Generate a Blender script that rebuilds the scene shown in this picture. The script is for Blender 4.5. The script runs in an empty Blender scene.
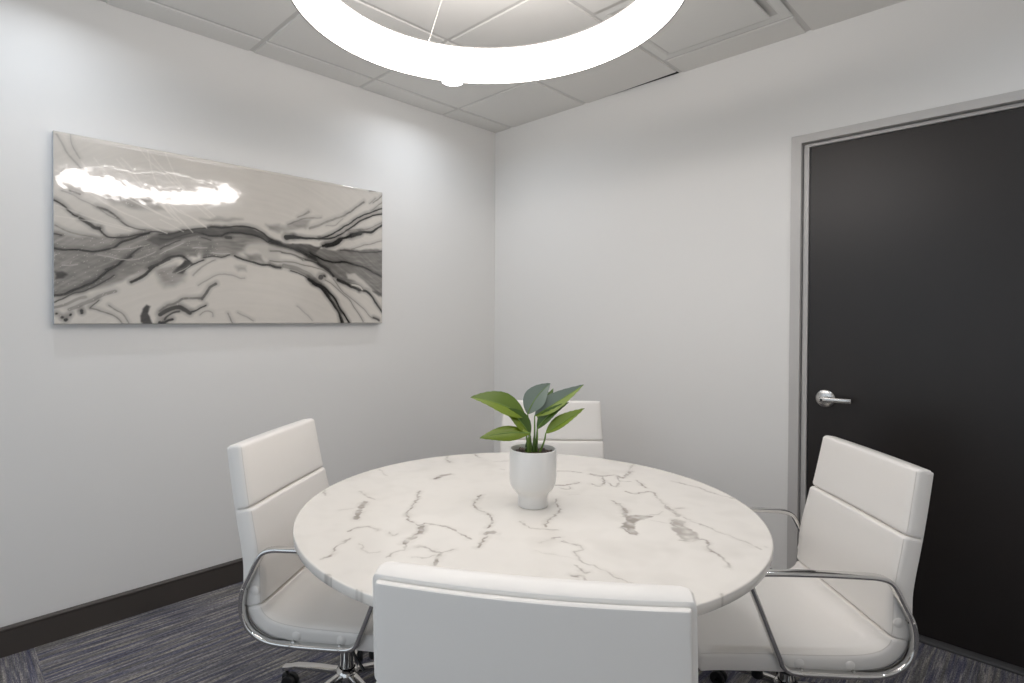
import bpy, bmesh, math, random
import numpy as np
from mathutils import Vector, Matrix
random.seed(4); rng = np.random.default_rng(7)
S = bpy.context.scene
COL = S.collection
PI = math.pi

# ------------------------------------------------------------------ settings
WALL_C = (234,232,229); CEIL_C = (226,224,220); LEATHER_C = (240,236,231)
RING_E = 9.5; RING_UP = 15.0; DOWN_E = 2.3; DOWN_SPREAD = 160; WORLD_C = (.82,.91,1.0,1); WORLD_E = .80; EXPOSURE = 0.48
DOWN = [(.42,-2.55),(2.9,-.80),(2.9,-2.55)]
RING = (1.664,-1.718,2.17,2.281,.548,.497)
CABLE_ANG = (160, 40, 280)
BASE_A = 3.07
CH = {'L': ((.936,-1.969),35.65,.002), 'R': ((2.3495,-.6836),-136.4,-.033), 'B': ((1.060,-.673),-47.6,-.014), 'F': ((2.2267,-2.1725),125.2,-.001)}
def PAINT_MAP(v): return v-4 if 90 < v < 150 else v-4 if v < 90 else v
PAINT = [["f",137,13.8,13.8,1.0,[[-6,362],[74,350],[178,357],[275,375],[343,393],[473,412],[580,446],[728,463],[816,441],[861,410],[964,402],[1103,385],[1252,398],[1559,404],[1559,136],[1412,204],[1230,245],[1124,307],[1042,353],[926,380],[833,386],[745,368],[677,327],[549,325],[428,299],[315,235],[222,184],[97,127],[-7,109]]],["f",133,6.5,6.5,1.0,[[1098,390],[1250,397],[1397,397],[1535,419],[1535,366],[1112,334]]],["f",133,9.0,9.0,1.0,[[1078,384],[1535,424],[1536,145],[1476,184],[1413,228],[1367,258],[1293,280],[1222,251],[1194,268],[1139,321],[1098,367]]],["f",160,43.9,43.9,0.6,[[-4,369],[159,366],[329,384],[159,284],[-4,292]]],["f",195,10.5,10.5,1.0,[[1286,277],[1337,276],[1398,237],[1444,196],[1398,194],[1338,231],[1293,248]]],["f",158,14.9,14.9,0.9,[[153,533],[232,535],[309,532],[354,534],[395,489],[345,487],[265,486],[206,498]]],["f",150,23.3,23.3,1.0,[[357,230],[431,265],[472,226],[460,189],[426,166],[384,162],[371,179]]],["f",142,21.9,21.9,1.0,[[539,396],[647,407],[723,398],[734,354],[690,328],[647,319],[548,306],[533,358]]],["f",190,23.0,23.0,1.0,[[745,378],[837,398],[911,376],[911,311],[837,317],[790,353],[745,355]]],["f",118,10.8,10.8,0.8,[[544,359],[579,357],[594,315],[548,306]]],["f",127,13.2,13.2,1.0,[[474,329],[519,356],[523,309],[482,306]]],["f",170,14.0,14.0,1.0,[[690,278],[745,276],[745,254],[701,251]]],["f",140,17.1,17.1,1.0,[[734,337],[813,332],[825,305],[756,305]]],["f",163,14.9,14.9,1.0,[[860,482],[938,494],[1007,529],[1085,548],[1065,515],[1046,492],[932,467],[860,469]]],["f",160,14.6,14.6,1.0,[[837,484],[911,496],[911,458],[872,465]]],["f",165,13.7,13.7,1.0,[[534,475],[615,496],[723,502],[668,484],[589,469]]],["f",100,5.5,5.5,1.0,[[321,357],[371,391],[417,396],[455,413],[494,428],[579,443],[636,453],[712,465],[779,463],[825,446],[860,418],[911,408],[911,393],[860,394],[825,417],[779,428],[723,427],[668,427],[626,412],[584,402],[544,407],[494,390],[446,369],[399,353],[371,340]]],["f",95,6.1,6.1,1.0,[[975,409],[1020,413],[1065,405],[1138,406],[1112,373],[1065,356],[1026,365],[1001,381]]],["f",95,5.9,5.9,1.0,[[859,421],[920,409],[982,410],[1007,376],[957,389],[859,401]]],["f",70,5.5,5.5,1.0,[[1,207],[25,207],[42,196],[25,181],[1,176]]],["f",72,4.0,4.0,1.0,[[317,85],[301,65],[291,35],[295,10],[308,-1],[341,-1],[332,30],[321,43],[330,76]]],["f",62,5.2,5.2,1.0,[[426,223],[436,250],[455,267],[465,283],[489,280],[504,265],[479,248],[455,222]]],["f",95,9.4,9.4,1.0,[[1452,183],[1487,188],[1522,169],[1522,146],[1491,154]]],["s",45,5.5,5.5,1.0,[[2,484],[18,475],[37,459],[52,443],[67,431],[78,428]]],["s",75,12.3,12.3,1.0,[[88,420],[106,410],[121,400],[133,392],[149,391]]],["s",60,6.3,6.3,1.0,[[149,389],[161,374],[177,361],[198,357],[223,357]]],["s",65,5.0,5.0,1.0,[[223,357],[257,368],[291,380],[327,392],[353,400],[381,399],[410,393]]],["s",105,9.8,3.4,1.0,[[145,474],[169,471],[190,461],[206,447],[227,427],[252,411],[283,402],[318,401]]],["s",150,3.8,3.8,1.0,[[26,522],[60,513],[86,499],[114,489],[141,474],[173,454],[198,441],[223,432]]],["s",120,6.5,6.5,1.0,[[52,526],[67,524],[83,518]]],["s",45,6.7,6.7,1.0,[[1,295],[25,294],[55,298],[86,296],[117,294],[149,299],[177,306],[198,317],[214,333],[240,348],[274,364],[309,382],[331,390]]],["s",55,4.6,4.6,1.0,[[1,354],[25,351]]],["s",120,2.3,2.3,1.0,[[2,386],[29,375],[63,363],[101,358],[141,352]]],["s",70,6.9,6.9,1.0,[[173,222],[206,240],[231,261],[261,293],[287,320],[309,337],[331,344]]],["s",50,9.3,9.3,1.0,[[330,240],[371,266],[398,284],[427,299],[455,304],[467,299]]],["s",50,8.1,8.1,1.0,[[0,114],[32,117],[55,129],[85,146],[116,164],[140,182],[160,202],[181,218],[202,234],[231,263],[261,285]]],["s",70,4.2,4.2,1.0,[[0,88],[32,105],[62,122],[101,135],[140,158],[169,181],[201,202]]],["s",50,9.6,9.6,1.0,[[260,178],[286,192],[317,214],[344,243],[371,265],[410,286]]],["s",152,11.2,11.2,1.0,[[2,65],[32,77],[62,94],[101,109]]],["s",150,13.3,13.3,1.0,[[47,57],[85,76],[120,96],[160,121],[201,137]]],["s",80,3.8,3.8,1.0,[[116,65],[128,81],[144,96]]],["s",105,3.4,3.4,1.0,[[116,65],[140,60],[168,44],[205,27],[226,0]]],["s",115,3.4,3.4,1.0,[[180,73],[205,56],[230,39],[251,0]]],["s",50,11.1,11.1,1.0,[[37,17],[39,18]]],["s",50,9.4,9.4,1.0,[[87,52],[88,54]]],["s",50,8.5,8.5,1.0,[[87,44],[88,45]]],["s",50,6.5,6.5,1.0,[[50,34],[52,36]]],["s",50,6.4,6.4,1.0,[[9,38],[11,39]]],["s",50,8.3,8.3,1.0,[[26,25],[28,26]]],["s",72,14.6,14.6,1.0,[[370,38],[393,56],[421,68],[450,72],[474,61],[488,49]]],["s",80,7.3,7.3,1.0,[[389,20],[403,38],[426,51],[450,57]]],["s",60,10.3,10.3,1.0,[[386,2],[403,15],[421,20]]],["s",60,12.3,12.3,1.0,[[370,7],[384,5]]],["s",60,7.5,7.5,1.0,[[496,55],[518,60],[538,74],[559,86]]],["s",125,8.9,8.9,1.0,[[370,53],[398,77],[431,88],[464,110],[503,116],[543,117]]],["s",105,10.8,10.8,1.0,[[543,114],[563,139],[579,170],[602,187]]],["s",162,5.5,5.5,1.0,[[528,175],[558,198],[589,221],[631,230],[674,229],[712,217],[734,218]]],["s",162,6.4,6.4,1.0,[[503,217],[528,247],[564,274],[600,293]]],["s",150,4.3,4.3,1.0,[[536,37],[563,58],[589,53],[592,34]]],["s",140,5.0,5.0,1.0,[[657,48],[668,26],[681,4]]],["s",140,3.4,3.4,1.0,[[701,52],[745,32],[779,12]]],["s",55,6.8,6.8,1.0,[[579,443],[636,451],[712,465],[779,463],[825,446],[860,418],[911,402]]],["s",50,7.3,7.3,1.0,[[544,410],[584,403],[626,413],[668,431],[723,432],[779,429],[825,414],[854,400],[911,395]]],["s",65,4.7,4.7,1.0,[[371,389],[427,397],[460,415],[514,430],[574,440]]],["s",70,4.7,4.7,1.0,[[371,368],[417,375],[465,396],[514,414],[544,410]]],["s",75,4.1,4.1,1.0,[[371,327],[413,352],[455,371]]],["s",75,4.3,4.3,1.0,[[544,391],[579,383]]],["s",65,5.4,5.4,1.0,[[548,303],[584,309],[626,312],[668,324]]],["s",50,7.4,7.4,1.0,[[690,320],[717,308],[768,300],[813,289],[860,287],[911,279]]],["s",55,7.4,7.4,1.0,[[465,299],[489,280]]],["s",50,5.3,5.3,1.0,[[441,229],[489,254],[528,280],[548,290]]],["s",80,13.2,13.2,1.0,[[647,406],[668,405]]],["s",50,20.3,15.5,1.0,[[944,436],[982,441]]],["s",45,14.6,7.3,1.0,[[982,441],[1026,440],[1072,441],[1125,448]]],["s",45,7.1,7.1,1.0,[[1125,448],[1180,456],[1221,469],[1264,493],[1307,523],[1352,555],[1397,584],[1459,616],[1524,629]]],["s",60,6.5,6.5,1.0,[[1125,449],[1179,469],[1221,493],[1278,531],[1337,570],[1397,607],[1451,634],[1524,661]]],["s",48,22.8,13.9,1.0,[[1166,415],[1221,429],[1257,452]]],["s",45,13.0,9.1,1.0,[[1145,411],[1193,427],[1236,453],[1286,471],[1337,492],[1390,511],[1451,518],[1483,538],[1524,567]]],["s",50,19.5,19.5,1.0,[[1315,482],[1374,500]]],["s",130,3.3,3.3,1.0,[[1524,583],[1483,562],[1451,541],[1397,525],[1322,514],[1264,494]]],["s",135,10.4,7.8,1.0,[[1397,681],[1374,663],[1322,620],[1278,595]]],["s",155,8.8,11.3,1.0,[[1278,595],[1228,570],[1179,545],[1125,522],[1072,498]]],["s",155,10.9,4.8,1.0,[[1065,583],[1039,561],[1007,547]]],["s",148,8.5,3.0,1.0,[[950,499],[1001,526],[1059,548],[1138,561]]],["s",165,5.1,5.1,1.0,[[1166,518],[1221,531],[1264,571]]],["s",145,5.4,5.4,1.0,[[1524,739],[1490,707],[1459,686]]],["s",150,5.4,5.4,1.0,[[1524,698],[1474,658],[1443,640]]],["s",150,6.7,6.7,1.0,[[1474,757],[1435,748]]],["s",155,4.7,4.7,1.0,[[1474,711],[1435,682]]],["s",50,8.4,8.4,1.0,[[859,409],[907,399],[957,389],[1001,375],[1046,355],[1112,334]]],["s",120,4.8,4.8,1.0,[[859,363],[920,362],[982,350],[1033,328]]],["s",150,5.3,5.3,1.0,[[1524,475],[1444,451],[1367,427],[1322,410]]],["s",80,5.9,5.9,1.0,[[1250,397],[1322,400],[1397,397],[1524,418]]],["s",45,8.4,8.4,1.0,[[1072,371],[1112,350],[1166,332],[1222,332],[1279,337],[1337,325],[1398,313],[1452,290],[1519,265]]],["s",52,12.4,12.4,1.0,[[1001,377],[1039,362],[1092,348],[1112,325],[1152,297],[1187,274],[1211,253]]],["s",60,8.7,8.7,1.0,[[1046,332],[1112,322],[1139,308],[1180,286]]],["s",110,4.8,4.8,1.0,[[920,358],[969,356],[1020,339],[1065,331],[1112,325]]],["s",130,4.9,4.9,1.0,[[859,309],[920,311],[982,312],[1046,302],[1112,291],[1152,281],[1194,258]]],["s",48,16.8,14.2,1.0,[[1236,235],[1279,222],[1323,203],[1368,183]]],["s",48,13.3,8.7,1.0,[[1368,183],[1413,178],[1444,156],[1476,117],[1521,65]]],["s",80,3.2,3.2,1.0,[[1211,253],[1279,231],[1368,213],[1398,184]]],["s",200,7.9,7.9,1.0,[[1323,214],[1368,205],[1390,184]]],["s",150,20.7,20.7,1.0,[[932,291],[1013,278],[1078,246],[1132,208]]],["s",50,7.0,7.0,1.0,[[859,289],[883,280],[914,281]]],["s",60,4.8,4.8,1.0,[[969,267],[1026,252],[1072,227]]],["s",45,15.1,10.1,1.0,[[1065,230],[1112,207],[1152,191],[1187,161],[1222,124],[1250,80],[1279,41],[1305,3]]],["s",50,16.4,18.9,1.0,[[1092,213],[1146,178],[1180,141],[1215,98],[1243,60],[1261,3]]],["s",165,2.5,2.5,1.0,[[1194,136],[1229,92],[1258,41],[1272,9]]],["s",90,21.1,21.1,1.0,[[1133,246],[1139,245]]],["s",80,10.0,10.0,1.0,[[1154,253],[1158,251]]],["s",115,3.9,3.9,1.0,[[1159,232],[1208,206],[1257,169],[1308,126],[1353,68],[1398,6]]],["s",140,4.6,4.6,1.0,[[1208,237],[1265,176],[1323,133],[1390,88],[1445,36],[1500,23]]],["s",90,10.8,10.8,1.0,[[1460,33],[1500,16]]],["s",170,4.9,4.9,1.0,[[1001,88],[1046,58],[1085,16]]],["s",226,3.2,3.2,1.0,[[286,754],[330,701],[369,671],[421,622],[486,568],[536,522],[580,488]]],["s",226,3.2,3.2,1.0,[[324,744],[341,659],[363,600],[392,547],[426,494],[474,448]]],["s",226,3.3,3.3,1.0,[[392,749],[421,681],[444,633],[493,589],[542,543],[599,497]]],["s",226,3.8,3.8,1.0,[[227,693],[259,662],[291,613],[329,575],[374,532],[415,480],[456,446]]],["s",226,3.1,3.1,1.0,[[211,684],[258,632],[307,584],[352,547],[397,497],[444,458]]],["s",226,3.2,3.2,1.0,[[335,734],[375,685],[427,636],[474,592],[505,558]]],["s",226,3.8,3.8,1.0,[[258,545],[312,510],[368,480],[438,457]]],["s",226,3.9,3.9,1.0,[[409,530],[450,497],[505,478],[561,445]]],["s",160,3.6,3.6,1.0,[[54,748],[61,709],[83,660]]],["s",226,3.2,3.2,1.0,[[91,648],[120,608],[155,573],[198,543],[230,520]]],["s",226,2.8,2.8,1.0,[[132,674],[163,635],[198,599],[234,563],[279,528]]],["s",170,6.2,6.2,1.0,[[8,741],[32,703],[61,656],[87,620]]],["s",226,3.6,3.6,1.0,[[7,601],[43,585],[83,561],[120,540],[158,505]]],["s",226,3.9,3.9,1.0,[[102,539],[149,508],[198,482],[240,463],[291,445],[344,416],[399,397]]],["s",226,3.5,3.5,1.0,[[190,553],[249,528],[309,502],[354,483],[411,460]]],["s",226,1.9,1.9,1.0,[[7,423],[102,417],[181,407],[265,392]]],["s",226,1.9,1.9,1.0,[[11,465],[82,442],[161,419],[265,402]]],["s",190,1.5,1.5,1.0,[[189,307],[265,323],[331,344]]],["s",190,1.5,1.5,1.0,[[141,283],[222,270],[291,276],[353,316]]],["s",190,1.4,1.4,1.0,[[32,233],[78,236]]],["s",200,2.1,2.1,1.0,[[371,307],[427,337],[465,357]]],["s",205,2.1,2.1,1.0,[[371,256],[436,292]]],["s",205,2.1,2.1,1.0,[[504,342],[564,346]]],["s",205,2.2,2.2,1.0,[[579,323],[668,331]]],["s",200,2.1,2.1,1.0,[[436,227],[494,259]]],["s",226,3.2,3.2,1.0,[[451,506],[504,477],[564,439]]],["s",226,3.1,3.1,1.0,[[408,501],[465,451],[504,413]]],["s",226,3.1,3.1,1.0,[[371,455],[417,435],[465,412]]]]
VEINS = [["s",6.0,6.0,0.4,[[-613,231],[-562,172],[-518,154]]],["s",10.7,10.7,0.6,[[-386,-26],[-399,15],[-395,48]]],["s",3.6,3.6,0.3,[[-445,-281],[-381,-293],[-343,-294]]],["s",12.1,12.1,0.5,[[-344,-329],[-311,-361],[-274,-392],[-238,-421]]],["s",4.4,4.4,0.15,[[-336,-418],[-318,-385]]],["s",4.5,4.5,0.45,[[-173,-484],[-183,-461],[-174,-437],[-151,-423],[-129,-423]]],["s",3.9,3.9,0.4,[[-104,-413],[-73,-417],[-75,-401]]],["s",3.2,3.2,0.45,[[-71,-614],[-75,-588],[-107,-557],[-124,-524],[-127,-501]]],["s",4.4,4.4,0.55,[[-319,-144],[-262,-195],[-217,-251],[-174,-300],[-132,-322],[-91,-330],[-76,-325]]],["s",4.0,4.0,0.5,[[-91,-330],[-82,-311],[-49,-292],[-6,-282],[49,-291],[73,-293]]],["s",8.8,8.8,0.6,[[-76,-325],[-46,-352],[-30,-383],[-27,-406],[-13,-426]]],["s",3.2,3.2,0.4,[[-13,-426],[16,-446],[12,-466],[23,-501]]],["s",3.2,3.2,0.5,[[15,-423],[37,-405],[75,-401],[92,-391],[95,-364]]],["s",6.2,6.2,0.55,[[90,-401],[111,-425],[128,-444]]],["s",2.2,2.2,0.3,[[92,-391],[88,-434],[63,-459]]],["s",2.7,2.7,0.2,[[-87,-503],[-34,-521],[-14,-497]]],["s",3.4,3.4,0.2,[[-619,-92],[-529,-124]]],["s",4.8,4.8,0.35,[[-526,-360],[-478,-380]]],["s",5.0,5.0,0.55,[[-157,-31],[-126,-79],[-103,-113],[-62,-134],[-31,-136],[4,-150],[35,-181],[51,-210]]],["s",13.4,13.4,0.5,[[78,-240],[79,-228],[87,-220]]],["s",4.3,4.3,0.5,[[93,-252],[105,-279],[124,-317]]],["s",4.1,4.1,0.5,[[30,104],[54,70],[94,38],[114,-11],[125,-56],[152,-98]]],["s",3.4,3.4,0.4,[[83,-116],[121,-130],[148,-121],[166,-106],[189,-93]]],["s",2.9,2.9,0.5,[[215,-146],[221,-125]]],["s",5.0,5.0,0.5,[[242,-143],[259,-136],[278,-132]]],["s",1.4,1.4,0.2,[[211,-189],[215,-146]]],["s",5.2,5.2,0.45,[[-165,354],[-137,378],[-95,394]]],["s",7.2,7.2,0.55,[[-59,216],[-34,242],[-26,298]]],["s",4.2,4.2,0.5,[[-39,202],[-5,204],[-17,236]]],["s",2.3,2.3,0.25,[[30,165],[48,187]]],["s",3.5,3.5,0.4,[[-548,306],[-498,290]]],["s",2.2,2.2,0.3,[[-411,284],[-380,332]]],["s",3.2,3.2,0.3,[[-323,225],[-311,228]]],["s",2.3,2.3,0.4,[[238,-136],[259,-134],[285,-133],[308,-146],[305,-173],[328,-195],[354,-201],[394,-203],[425,-211],[455,-213],[486,-214]]],["s",3.8,3.8,0.55,[[345,-227],[369,-238],[383,-244],[387,-230]]],["s",4.6,4.6,0.5,[[369,-274],[388,-259],[402,-273]]],["s",2.7,2.7,0.45,[[384,-290],[402,-273]]],["s",1.0,1.0,0.2,[[234,-235],[280,-217],[322,-201]]],["s",4.7,4.7,0.55,[[155,212],[192,193],[218,174],[254,125]]],["s",11.6,11.6,0.4,[[219,175],[254,125]]],["f",2.3,2.3,0.55,[[254,125],[267,156],[290,171],[307,180],[305,137],[297,105],[311,74],[336,48],[351,21],[333,24],[304,44],[293,47],[277,84]]],["s",2.5,2.5,0.3,[[290,171],[307,197],[309,234]]],["s",3.0,3.0,0.6,[[296,43],[328,25],[348,26]]],["s",1.6,1.6,0.2,[[322,146],[360,155]]],["s",7.5,7.5,0.5,[[-60,404],[-17,412],[9,457],[47,445],[19,541]]],["s",5.9,5.9,0.45,[[-17,412],[27,358],[43,311],[13,311]]],["s",4.6,4.6,0.4,[[9,457],[57,405],[85,339],[43,358]]],["s",4.6,4.6,0.35,[[57,405],[90,424]]],["s",4.3,4.3,0.25,[[-29,628],[15,536]]],["s",4.5,4.5,0.5,[[90,456],[160,403]]],["s",4.7,4.7,0.45,[[131,322],[166,321],[190,374],[241,330],[288,289],[328,258],[354,229]]],["s",10.0,10.0,0.4,[[298,275],[330,254],[351,237]]],["s",4.7,4.7,0.55,[[363,205],[382,203],[397,167],[389,149],[370,160],[359,186],[363,205]]],["f",4.0,4.0,0.4,[[358,189],[376,208],[400,171],[440,153],[471,112],[456,78],[434,82],[409,111],[377,146]]],["s",3.7,3.7,0.5,[[441,72],[462,85],[470,111],[489,113],[513,70],[543,54],[566,32],[584,8]]],["s",3.8,3.8,0.35,[[180,534],[237,529],[278,526],[339,502],[401,498]]],["s",5.1,5.1,0.25,[[320,286],[338,309]]],["s",2.5,2.5,0.4,[[369,233],[422,214],[482,197],[537,181],[596,157]]],["s",2.3,2.3,0.2,[[596,182],[610,180]]],["s",3.2,3.2,0.4,[[3,-641],[26,-646]]],["s",3.0,3.0,0.4,[[109,-632],[130,-637]]],["s",3.5,3.5,0.4,[[625,-127],[635,-141]]]]
# ------------------------------------------------------------------ materials
def lin(c):
    return tuple(((x/255)/12.92 if x/255 <= .04045 else (((x/255)+.055)/1.055)**2.4) for x in c) + (1.0,)

def new_mat(name, col=(200,200,200), rough=.5, metal=0., spec=.5, coat=0., coat_rough=.03):
    m = bpy.data.materials.new(name); m.use_nodes = True
    b = m.node_tree.nodes['Principled BSDF']
    b.inputs['Base Color'].default_value = lin(col)
    b.inputs['Roughness'].default_value = rough
    b.inputs['Metallic'].default_value = metal
    b.inputs['Specular IOR Level'].default_value = spec
    b.inputs['Coat Weight'].default_value = coat
    b.inputs['Coat Roughness'].default_value = coat_rough
    return m, m.node_tree.nodes, m.node_tree.links, b

def noise_bump(m, scale, strength, dist=.001, detail=4, target='Normal', aniso=None):
    N, L = m.node_tree.nodes, m.node_tree.links; b = N['Principled BSDF']
    tc = N.new('ShaderNodeTexCoord'); no = N.new('ShaderNodeTexNoise'); bu = N.new('ShaderNodeBump')
    no.inputs['Scale'].default_value = scale; no.inputs['Detail'].default_value = detail
    src = tc.outputs['Object']
    if aniso:
        mp = N.new('ShaderNodeMapping'); mp.inputs['Scale'].default_value = aniso
        L.new(src, mp.inputs['Vector']); src = mp.outputs['Vector']
    L.new(src, no.inputs['Vector']); L.new(no.outputs['Fac'], bu.inputs['Height'])
    bu.inputs['Strength'].default_value = strength; bu.inputs['Distance'].default_value = dist
    L.new(bu.outputs['Normal'], b.inputs[target])
    return no

def tint_noise(m, scale, c1, c2, detail=3, aniso=None, coord='Object'):
    N, L = m.node_tree.nodes, m.node_tree.links; b = N['Principled BSDF']
    tc = N.new('ShaderNodeTexCoord'); no = N.new('ShaderNodeTexNoise'); mx = N.new('ShaderNodeMix'); mx.data_type = 'RGBA'
    no.inputs['Scale'].default_value = scale; no.inputs['Detail'].default_value = detail
    src = tc.outputs[coord]
    if aniso:
        mp = N.new('ShaderNodeMapping'); mp.inputs['Scale'].default_value = aniso
        L.new(src, mp.inputs['Vector']); src = mp.outputs['Vector']
    L.new(src, no.inputs['Vector']); L.new(no.outputs['Fac'], mx.inputs['Factor'])
    mx.inputs['A'].default_value = lin(c1); mx.inputs['B'].default_value = lin(c2)
    L.new(mx.outputs['Result'], b.inputs['Base Color'])

M = {}
M['wall'] = new_mat('painted wall', WALL_C, .55, spec=.35)[0]; noise_bump(M['wall'], 260, .12, .0006)
M['ceil'] = new_mat('ceiling tile', CEIL_C, .9, spec=.2)[0]; noise_bump(M['ceil'], 420, .35, .0008)
M['tee'] = new_mat('ceiling grid', (205,203,199), .5)[0]
M['gap_shade'] = new_mat('painted gap shade', (20,20,20), .9)[0]
M['base'] = new_mat('dark vinyl base', (70,64,60), .45)[0]; noise_bump(M['base'], 90, .05, .001)
M['frame'] = new_mat('door frame paint', (192,189,186), .32)[0]
M['door'] = new_mat('dark stained door', (40,35,33), .36, spec=.4)[0]
tint_noise(M['door'], 3.0, (40,34,32), (29,26,25), 5, (1.2, 1.2, .35)); noise_bump(M['door'], 30, .05, .002, 5, aniso=(6, 6, .5))
M['nickel'] = new_mat('satin nickel', (205,203,200), .24, 1.)[0]
M['chrome'] = new_mat('chrome', (214,213,211), .09, 1.)[0]
M['leather'] = new_mat('white leather', LEATHER_C, .38, spec=.45)[0]; noise_bump(M['leather'], 330, .10, .0006, 3)
M['leatherback'] = new_mat('white leather shell', LEATHER_C, .42, spec=.4)[0]; noise_bump(M['leatherback'], 260, .12, .0006, 3)
M['stitch'] = new_mat('grey stitching', (222,217,211), .7)[0]
M['black'] = new_mat('black plastic', (26,25,26), .38)[0]
M['blackmetal'] = new_mat('black metal', (24,24,25), .3)[0]
M['pot'] = new_mat('white ceramic', (222,221,219), .32, spec=.5)[0]; noise_bump(M['pot'], 60, .05, .001)
M['soil'] = new_mat('dark soil', (44,36,32), .9)[0]
M['stone'] = new_mat('dark pebble', (60,48,44), .6)[0]; tint_noise(M['stone'], 40, (38,30,28), (96,76,66))
M['stem'] = new_mat('leaf stalk', (104,132,58), .45)[0]
M['housing'] = new_mat('ring housing', (176,174,170), .45)[0]
M['cable'] = new_mat('pale cable', (206,202,194), .4)[0]
M['vent'] = new_mat('white painted steel', (226,225,221), .45)[0]
M['rug_trim'] = new_mat('threshold', (78,77,78), .5)[0]
M['glass'] = new_mat('window glass', (255,255,255), .0)[0]
M['glass'].node_tree.nodes['Principled BSDF'].inputs['Transmission Weight'].default_value = 1.0
M['glass'].node_tree.nodes['Principled BSDF'].inputs['IOR'].default_value = 1.02
M['winframe'] = new_mat('window frame', (60,60,62), .4)[0]

def emit_mat(name, col, strength):
    m = bpy.data.materials.new(name); m.use_nodes = True
    N, L = m.node_tree.nodes, m.node_tree.links; N.clear()
    o = N.new('ShaderNodeOutputMaterial'); e = N.new('ShaderNodeEmission')
    e.inputs['Color'].default_value = col; e.inputs['Strength'].default_value = strength
    L.new(e.outputs[0], o.inputs[0]); return m
M['ring_light'] = emit_mat('ring diffuser', (1.0, .945, .915, 1), RING_E)
M['ring_up'] = emit_mat('ring upper diffuser', (1.0, .95, .92, 1), RING_UP)
M['down_lens'] = emit_mat('downlight lens', (.93, .96, 1.0, 1), 12.0)

def leaf_mat(name, top, back, tip):
    m, N, L, b = new_mat(name, top, .33, spec=.5)
    tc = N.new('ShaderNodeTexCoord'); wv = N.new('ShaderNodeTexWave'); wv.inputs['Scale'].default_value = 9
    wv.inputs['Distortion'].default_value = 1.2
    L.new(tc.outputs['UV'], wv.inputs['Vector'])
    ramp = N.new('ShaderNodeMix'); ramp.data_type = 'RGBA'
    ramp.inputs['A'].default_value = lin(top); ramp.inputs['B'].default_value = lin(tip)
    mul = N.new('ShaderNodeMath'); mul.operation = 'MULTIPLY'; mul.inputs[1].default_value = .35
    L.new(wv.outputs['Fac'], mul.inputs[0]); L.new(mul.outputs[0], ramp.inputs['Factor'])
    geo = N.new('ShaderNodeNewGeometry'); mx = N.new('ShaderNodeMix'); mx.data_type = 'RGBA'
    L.new(geo.outputs['Backfacing'], mx.inputs['Factor']); L.new(ramp.outputs['Result'], mx.inputs['A'])
    mx.inputs['B'].default_value = lin(back)
    L.new(mx.outputs['Result'], b.inputs['Base Color'])
    bu = N.new('ShaderNodeBump'); bu.inputs['Strength'].default_value = .15; bu.inputs['Distance'].default_value = .001
    L.new(wv.outputs['Fac'], bu.inputs['Height']); L.new(bu.outputs['Normal'], b.inputs['Normal'])
    return m
M['leaf'] = leaf_mat('green leaf', (108,126,30), (140,158,52), (84,108,30))
M['leaf_mid'] = leaf_mat('mid green leaf', (90,112,32), (124,146,58), (70,94,26))
M['leaf_dark'] = leaf_mat('deep green leaf', (62,88,20), (124,148,44), (48,72,22))
M['leaf_blue'] = leaf_mat('blue green leaf', (112,124,114), (134,144,124), (84,100,88))

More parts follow.
